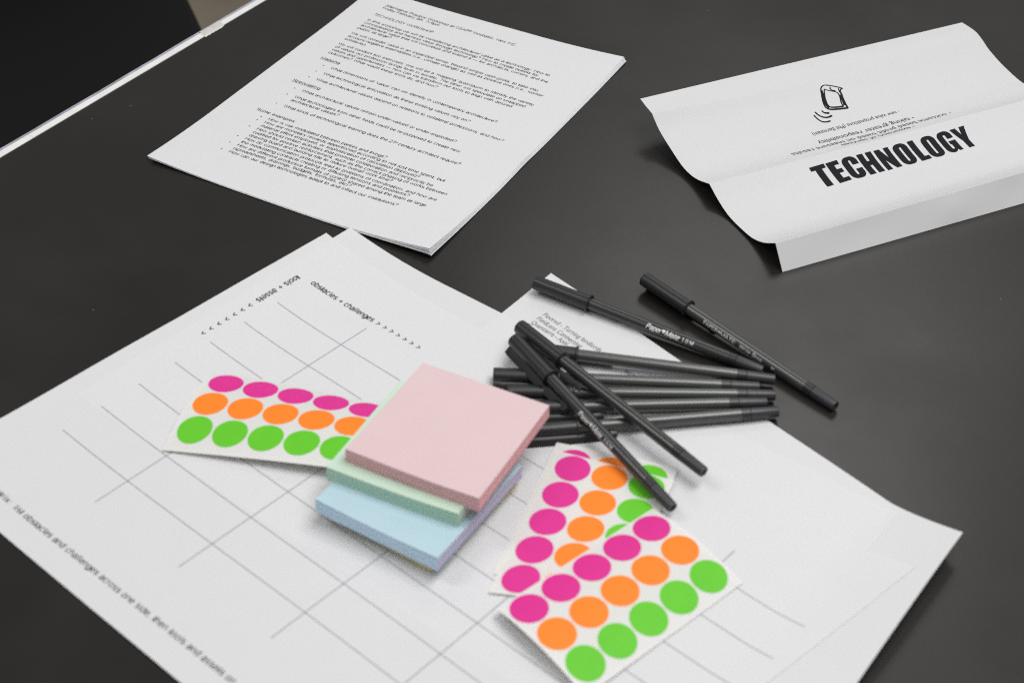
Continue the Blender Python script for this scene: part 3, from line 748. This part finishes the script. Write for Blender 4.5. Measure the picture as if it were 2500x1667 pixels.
# ================================================================== STICKER SHEETS
def poly_surf(c, dz=0.0):
    def f(j, i):
        b = [1, i, j, i*j, j*j, i*i][:len(c)]
        return tuple(sum(c[k][a]*b[k] for k in range(len(c))) for a in range(2)) + (sum(c[k][2]*b[k] for k in range(len(c)))+dz,)
    return f
def sticker_sheet(c, label, group, zfun=None, ext=(-.62, 4.62, -.64, 2.64), cols=5, dz=0.0, rd=.47, nx=28):
    S = poly_surf(c, dz)
    if zfun:
        S_ = S; S = lambda j, i: (lambda p: (p[0], p[1], p[2]+zfun(j, i)))(S_(j, i))
    p = S(2, 1); E = empty('sticker_sheet', (p[0]*MM, p[1]*MM, 0.0))
    tag(E, label, 'sticker sheet', group)
    j0, j1, i0, i1 = ext
    sheet('backing_paper', S, lin(j0, j1, nx), lin(i0, i1, 18), M_backing, E, .09)
    for i, (mat, cn_) in enumerate(((M_mag, 'magenta'), (M_org, 'orange'), (M_grn, 'green'))):
        for j in range(cols):
            V = []; F = []; n = 40; rings = 5; lift = .09
            V.append(Vector(S(j, i)) + normal_of(S, j, i, .02)*lift)
            for r in range(1, rings+1):
                for a in range(n):
                    u = j + rd*r/rings*math.cos(a*math.tau/n); v = i + rd*r/rings*math.sin(a*math.tau/n)
                    V.append(Vector(S(u, v)) + normal_of(S, u, v, .02)*lift)
            for a in range(n):
                V.append(V[1+(rings-1)*n+a] - Vector((0, 0, .085)))
            for a in range(n): F.append((0, 1+a, 1+(a+1) % n))
            for r in range(rings):
                for a in range(n):
                    p0 = 1+r*n+a; p1 = 1+r*n+(a+1) % n; F.append((p0, p0+n, p1+n, p1))
            if (V[1+n//4]-V[0]).cross(V[1]-V[0]).z > 0: F = [tuple(reversed(f)) for f in F]
            o = mesh_obj('round_sticker', V, F, mat, E, smooth=False)
            for k in range(n*rings): o.data.polygons[k].use_smooth = True
            for e in o.data.edges:
                if min(e.vertices) > (rings-1)*n and max(e.vertices) <= rings*n: e.use_edge_sharp = True
            o['label'] = 'neon %s round sticker' % cn_
    return E
GS = 'sheets of neon round stickers'
cL = [[-153.518, 668.802, 4.6], [-5.183, -19.039, 4.0], [19.293, -4.866, 0.55], [-0.198, 0.663, 0.25], [0.041, -0.125, 0.0], [0.043, -0.236, -1.65]]
cR1 = [[32.327, 608.647, 3.6], [18.523, -6.005, 0.0], [-6.43, -18.963, -0.25], [0.051, 0.792, 0.0]]
cR2 = [[10.514, 509.164, 8.3], [12.704, -15.471, 2.2], [14.803, 13.754, -0.5], [0.019, -0.026, 0.15], [0.02, 0.028, 0.0], [0.011, 0.374, -1.75]]
sticker_sheet(cL, 'sticker sheet left of the sticky pads, its near edge curling up', GS, ext=(-.62, 4.7, -.62, 2.72))
cR1b = [[32.5, 614.85, 2.5], [19.28, -4.85, 0.0], [-6.43, -18.96, -0.15], [0.05, 0.79, 0.0]]
sticker_sheet(cR1b, 'lowest sticker sheet under the pen tips, only slivers of its round stickers peeking out', GS, ext=(-.6, 4.2, -.62, 2.62))
sticker_sheet(cR1, 'sticker sheet right of the sticky pads, partly covered by another sheet and a pen', GS, ext=(-.50, 4.55, -.62, 2.60))
sticker_sheet(cR2, 'topmost sticker sheet nearest the front, all fifteen round stickers uncovered', GS, ext=(-.56, 4.56, -.53, 2.62))

# ================================================================== PENS
def lathe(prof, n=36, close=True, flute=None):
    V = []; F = []
    for x, r in prof:
        for a in range(n):
            t = a*math.tau/n; V.append((x, r*math.cos(t), r*math.sin(t)))
    m = len(prof)
    for k in range(m-1):
        for a in range(n):
            p = k*n+a; q = k*n+(a+1) % n; F.append((p, q, q+n, p+n))
    F.append(tuple(range(n))[::-1] if True else None); F.append(tuple((m-1)*n+a for a in range(n)))
    return V, F
def local_obj(name, V, F, mat, parent, smooth=True, recalc=True):
    me = bpy.data.meshes.new(name); me.from_pydata([tuple(Vector(v)*MM) for v in V], [], F); me.materials.append(mat)
    bm = bmesh.new(); bm.from_mesh(me)
    if recalc: bmesh.ops.recalc_face_normals(bm, faces=bm.faces)
    if smooth:
        for f in bm.faces: f.smooth = True
        for e in bm.edges:
            if len(e.link_faces) == 2 and e.calc_face_angle() > math.radians(38): e.smooth = False
    bm.to_mesh(me); bm.free()
    o = bpy.data.objects.new(name, me); COL.objects.link(o); o.parent = parent
    return o
RB = 3.4
def pen_parts(E, clip_phi, full=False):
    V, F = lathe([(30, RB-.6), (30.2, RB), (123.3, RB), (123.6, RB-.02)]); local_obj('barrel', V, F, M_barrel_full if full else M_barrel, E)
    V, F = lathe([(123.6, RB-.03), (128.6, RB-.05), (128.9, RB-.35), (129.1, RB-.35)]); local_obj('ink_end', V, F, M_inkzone, E)
    V, F = lathe([(129.1, RB-.12), (129.5, RB-.1), (131, RB-.18), (143.6, RB-.42), (144.3, RB-.6), (144.3, 1.6), (143.6, 1.5)]); local_obj('end_plug', V, F, M_plug, E)
    V, F = lathe([(1.0, 2.8), (0.0, 3.0), (0.0, 3.75), (.35, 4.15), (2.0, 4.22), (34.8, 4.36), (35.0, 4.9), (35.3, 5.15), (36.0, 5.15), (36.3, 4.9), (36.3, 3.5)], 40)
    cap = local_obj('cap', V, F, M_cap, E)
    # clip: tapered bar from the closed end, standing off the cap, with a small bead at its tip
    V = []; F = []
    st = [(0.2, 3.9, 6.9, 2.2), (2.5, 3.9, 7.3, 2.2), (4.5, 5.9, 7.4, 2.1), (20, 6.0, 7.5, 1.95), (40, 6.0, 7.4, 1.75), (50, 5.7, 7.1, 1.6), (54, 5.0, 6.9, 1.5), (56.2, 5.3, 6.3, 1.1)]
    ca, sa = math.cos(clip_phi), math.sin(clip_phi)
    for x, r0_, r1_, hw in st:
        for (w, r) in ((-hw, r0_), (hw, r0_), (hw, r1_-.35), (hw-.4, r1_), (-hw+.4, r1_), (-hw, r1_-.35)):
            # radial direction: phi from +Z towards -Y ; tangential t
            y = -sa*r + ca*w*-1; z = ca*r - sa*w*-1
            V.append((x, y, z))
    m = 6
    for k in range(len(st)-1):
        for a in range(m): p = k*m+a; q = k*m+(a+1) % m; F.append((p, q, q+m, p+m))
    F.append(tuple(range(m))); F.append(tuple((len(st)-1)*m+a for a in range(m)))
    local_obj('clip', V, F, M_cap, cap)
    return cap
GPEN = 'black capped ballpoint pens scattered together'
def pen(capxy, tailxy, zc, zt, label, clip=150, full=False):
    a = Vector((capxy[0], capxy[1], zc)); b = Vector((tailxy[0], tailxy[1], zt))
    X = (b-a).normalized(); Y = Vector((-X.y, X.x, 0)).normalized(); Z = X.cross(Y)
    E = empty('ballpoint_pen')
    o = b - X*144.3
    E.matrix_world = Matrix(((X.x, Y.x, Z.x, o.x*MM), (X.y, Y.y, Z.y, o.y*MM), (X.z, Y.z, Z.z, o.z*MM), (0, 0, 0, 1)))
    tag(E, label, 'pen', GPEN)
    pen_parts(E, math.radians(clip), full)
    return E
def pen_text(E, st, x0, x1, size, phi, cy=.3, shear=.0, off=.01, R=RB+.07):
    V, F = (text_geo(st, shear, off, 2) if st == '♥' else stroke_text(st, off, shear, .1)); xs = [v[0] for v in V]; xa, xb = min(xs), max(xs); k = (x1-x0)/(xb-xa)
    W = []; ids = [0]*len(V) if st == '♥' else stroke_text.ids
    for (x, y), sid in zip(V, ids):
        ph = phi - (y-cy)*size/R; r = R + .006*(sid % 7)
        W.append((x0+(x-xa)*k, -r*math.sin(ph), r*math.cos(ph)))
    o = local_obj('printed_logo', W, F, M_white, E, False, False)
    return o
R_ = math.radians
P1 = pen((14.4, 761.3), (138, 690.4), 7.4, 3.6, 'black pen with a large white logo, its cap resting on the sheet printed Floored', 212, True)
P2 = pen((78.4, 766.2), (174, 662), 7.2, 3.3, 'black pen lying alone on the bare table, farthest right', 212)
P3 = pen((1.0, 700.5), (143.5, 681.8), 8.3, 4.6, 'topmost of the five side by side pens, its cap under two crossing pens', 215)
P4 = pen((-9.6, 679.2), (134.4, 675.4), 5.8, 4.4, 'black pen whose square cap end sticks out left, second of the five side by side', 118)
P5 = pen((-2.0, 665.2), (142.3, 669.2), 5.8, 4.2, 'middle pen of the five side by side', 118)
P6 = pen((-7.0, 651.2), (137.0, 662.4), 5.8, 4.5, 'black pen with the shorter looking tail, second lowest of the five side by side', 118)
P7 = pen((-1.0, 632.0), (142.3, 655.6), 6.0, 4.4, 'lowest of the five side by side pens, nearest the round stickers', 116)
P8 = pen((4.1, 709.0), (97.9, 599.8), 16.2, 11.4, 'black pen crossing over the others, its tail floating above the worksheet', 140, True)
P9 = pen((2.4, 694.9), (80.9, 576.9), 16.6, 8.4, 'black pen crossing over all the others, its tail tip over the green stickers', 140, True)
pen_text(P1, 'Paper', 73.5, 83.2, 3.8, R_(50), shear=.25, off=.13)
pen_text(P1, '♥', 83.4, 85.4, 2.2, R_(46), off=.0)
pen_text(P1, 'Mate', 85.5, 94.5, 3.8, R_(50), shear=.25, off=.13)
pen_text(P1, '1.0 M', 96.0, 103.0, 2.9, R_(52), off=.12)
pen_text(P2, 'PAPER', 50.5, 61.2, 2.9, R_(76), off=.11)
pen_text(P2, '♥', 61.6, 63.2, 1.6, R_(74), off=.0)
pen_text(P2, 'MATE', 63.6, 74.5, 2.9, R_(76), off=.11)
pen_text(P2, 'Write Bros.', 78.0, 95.0, 3.1, R_(76), shear=.15, off=.09)
pen_text(P2, 'M', 101.5, 103.3, 2.2, R_(78), off=.1)
pen_text(P9, 'Paper', 66.5, 76.3, 3.7, R_(64), shear=.25, off=.13)
pen_text(P9, '♥', 76.5, 78.5, 2.1, R_(62), off=.0)
pen_text(P9, 'Mate', 78.7, 87.5, 3.7, R_(64), shear=.25, off=.13)
pen_text(P9, '1.0 M', 89.5, 96.5, 2.7, R_(66), off=.12)
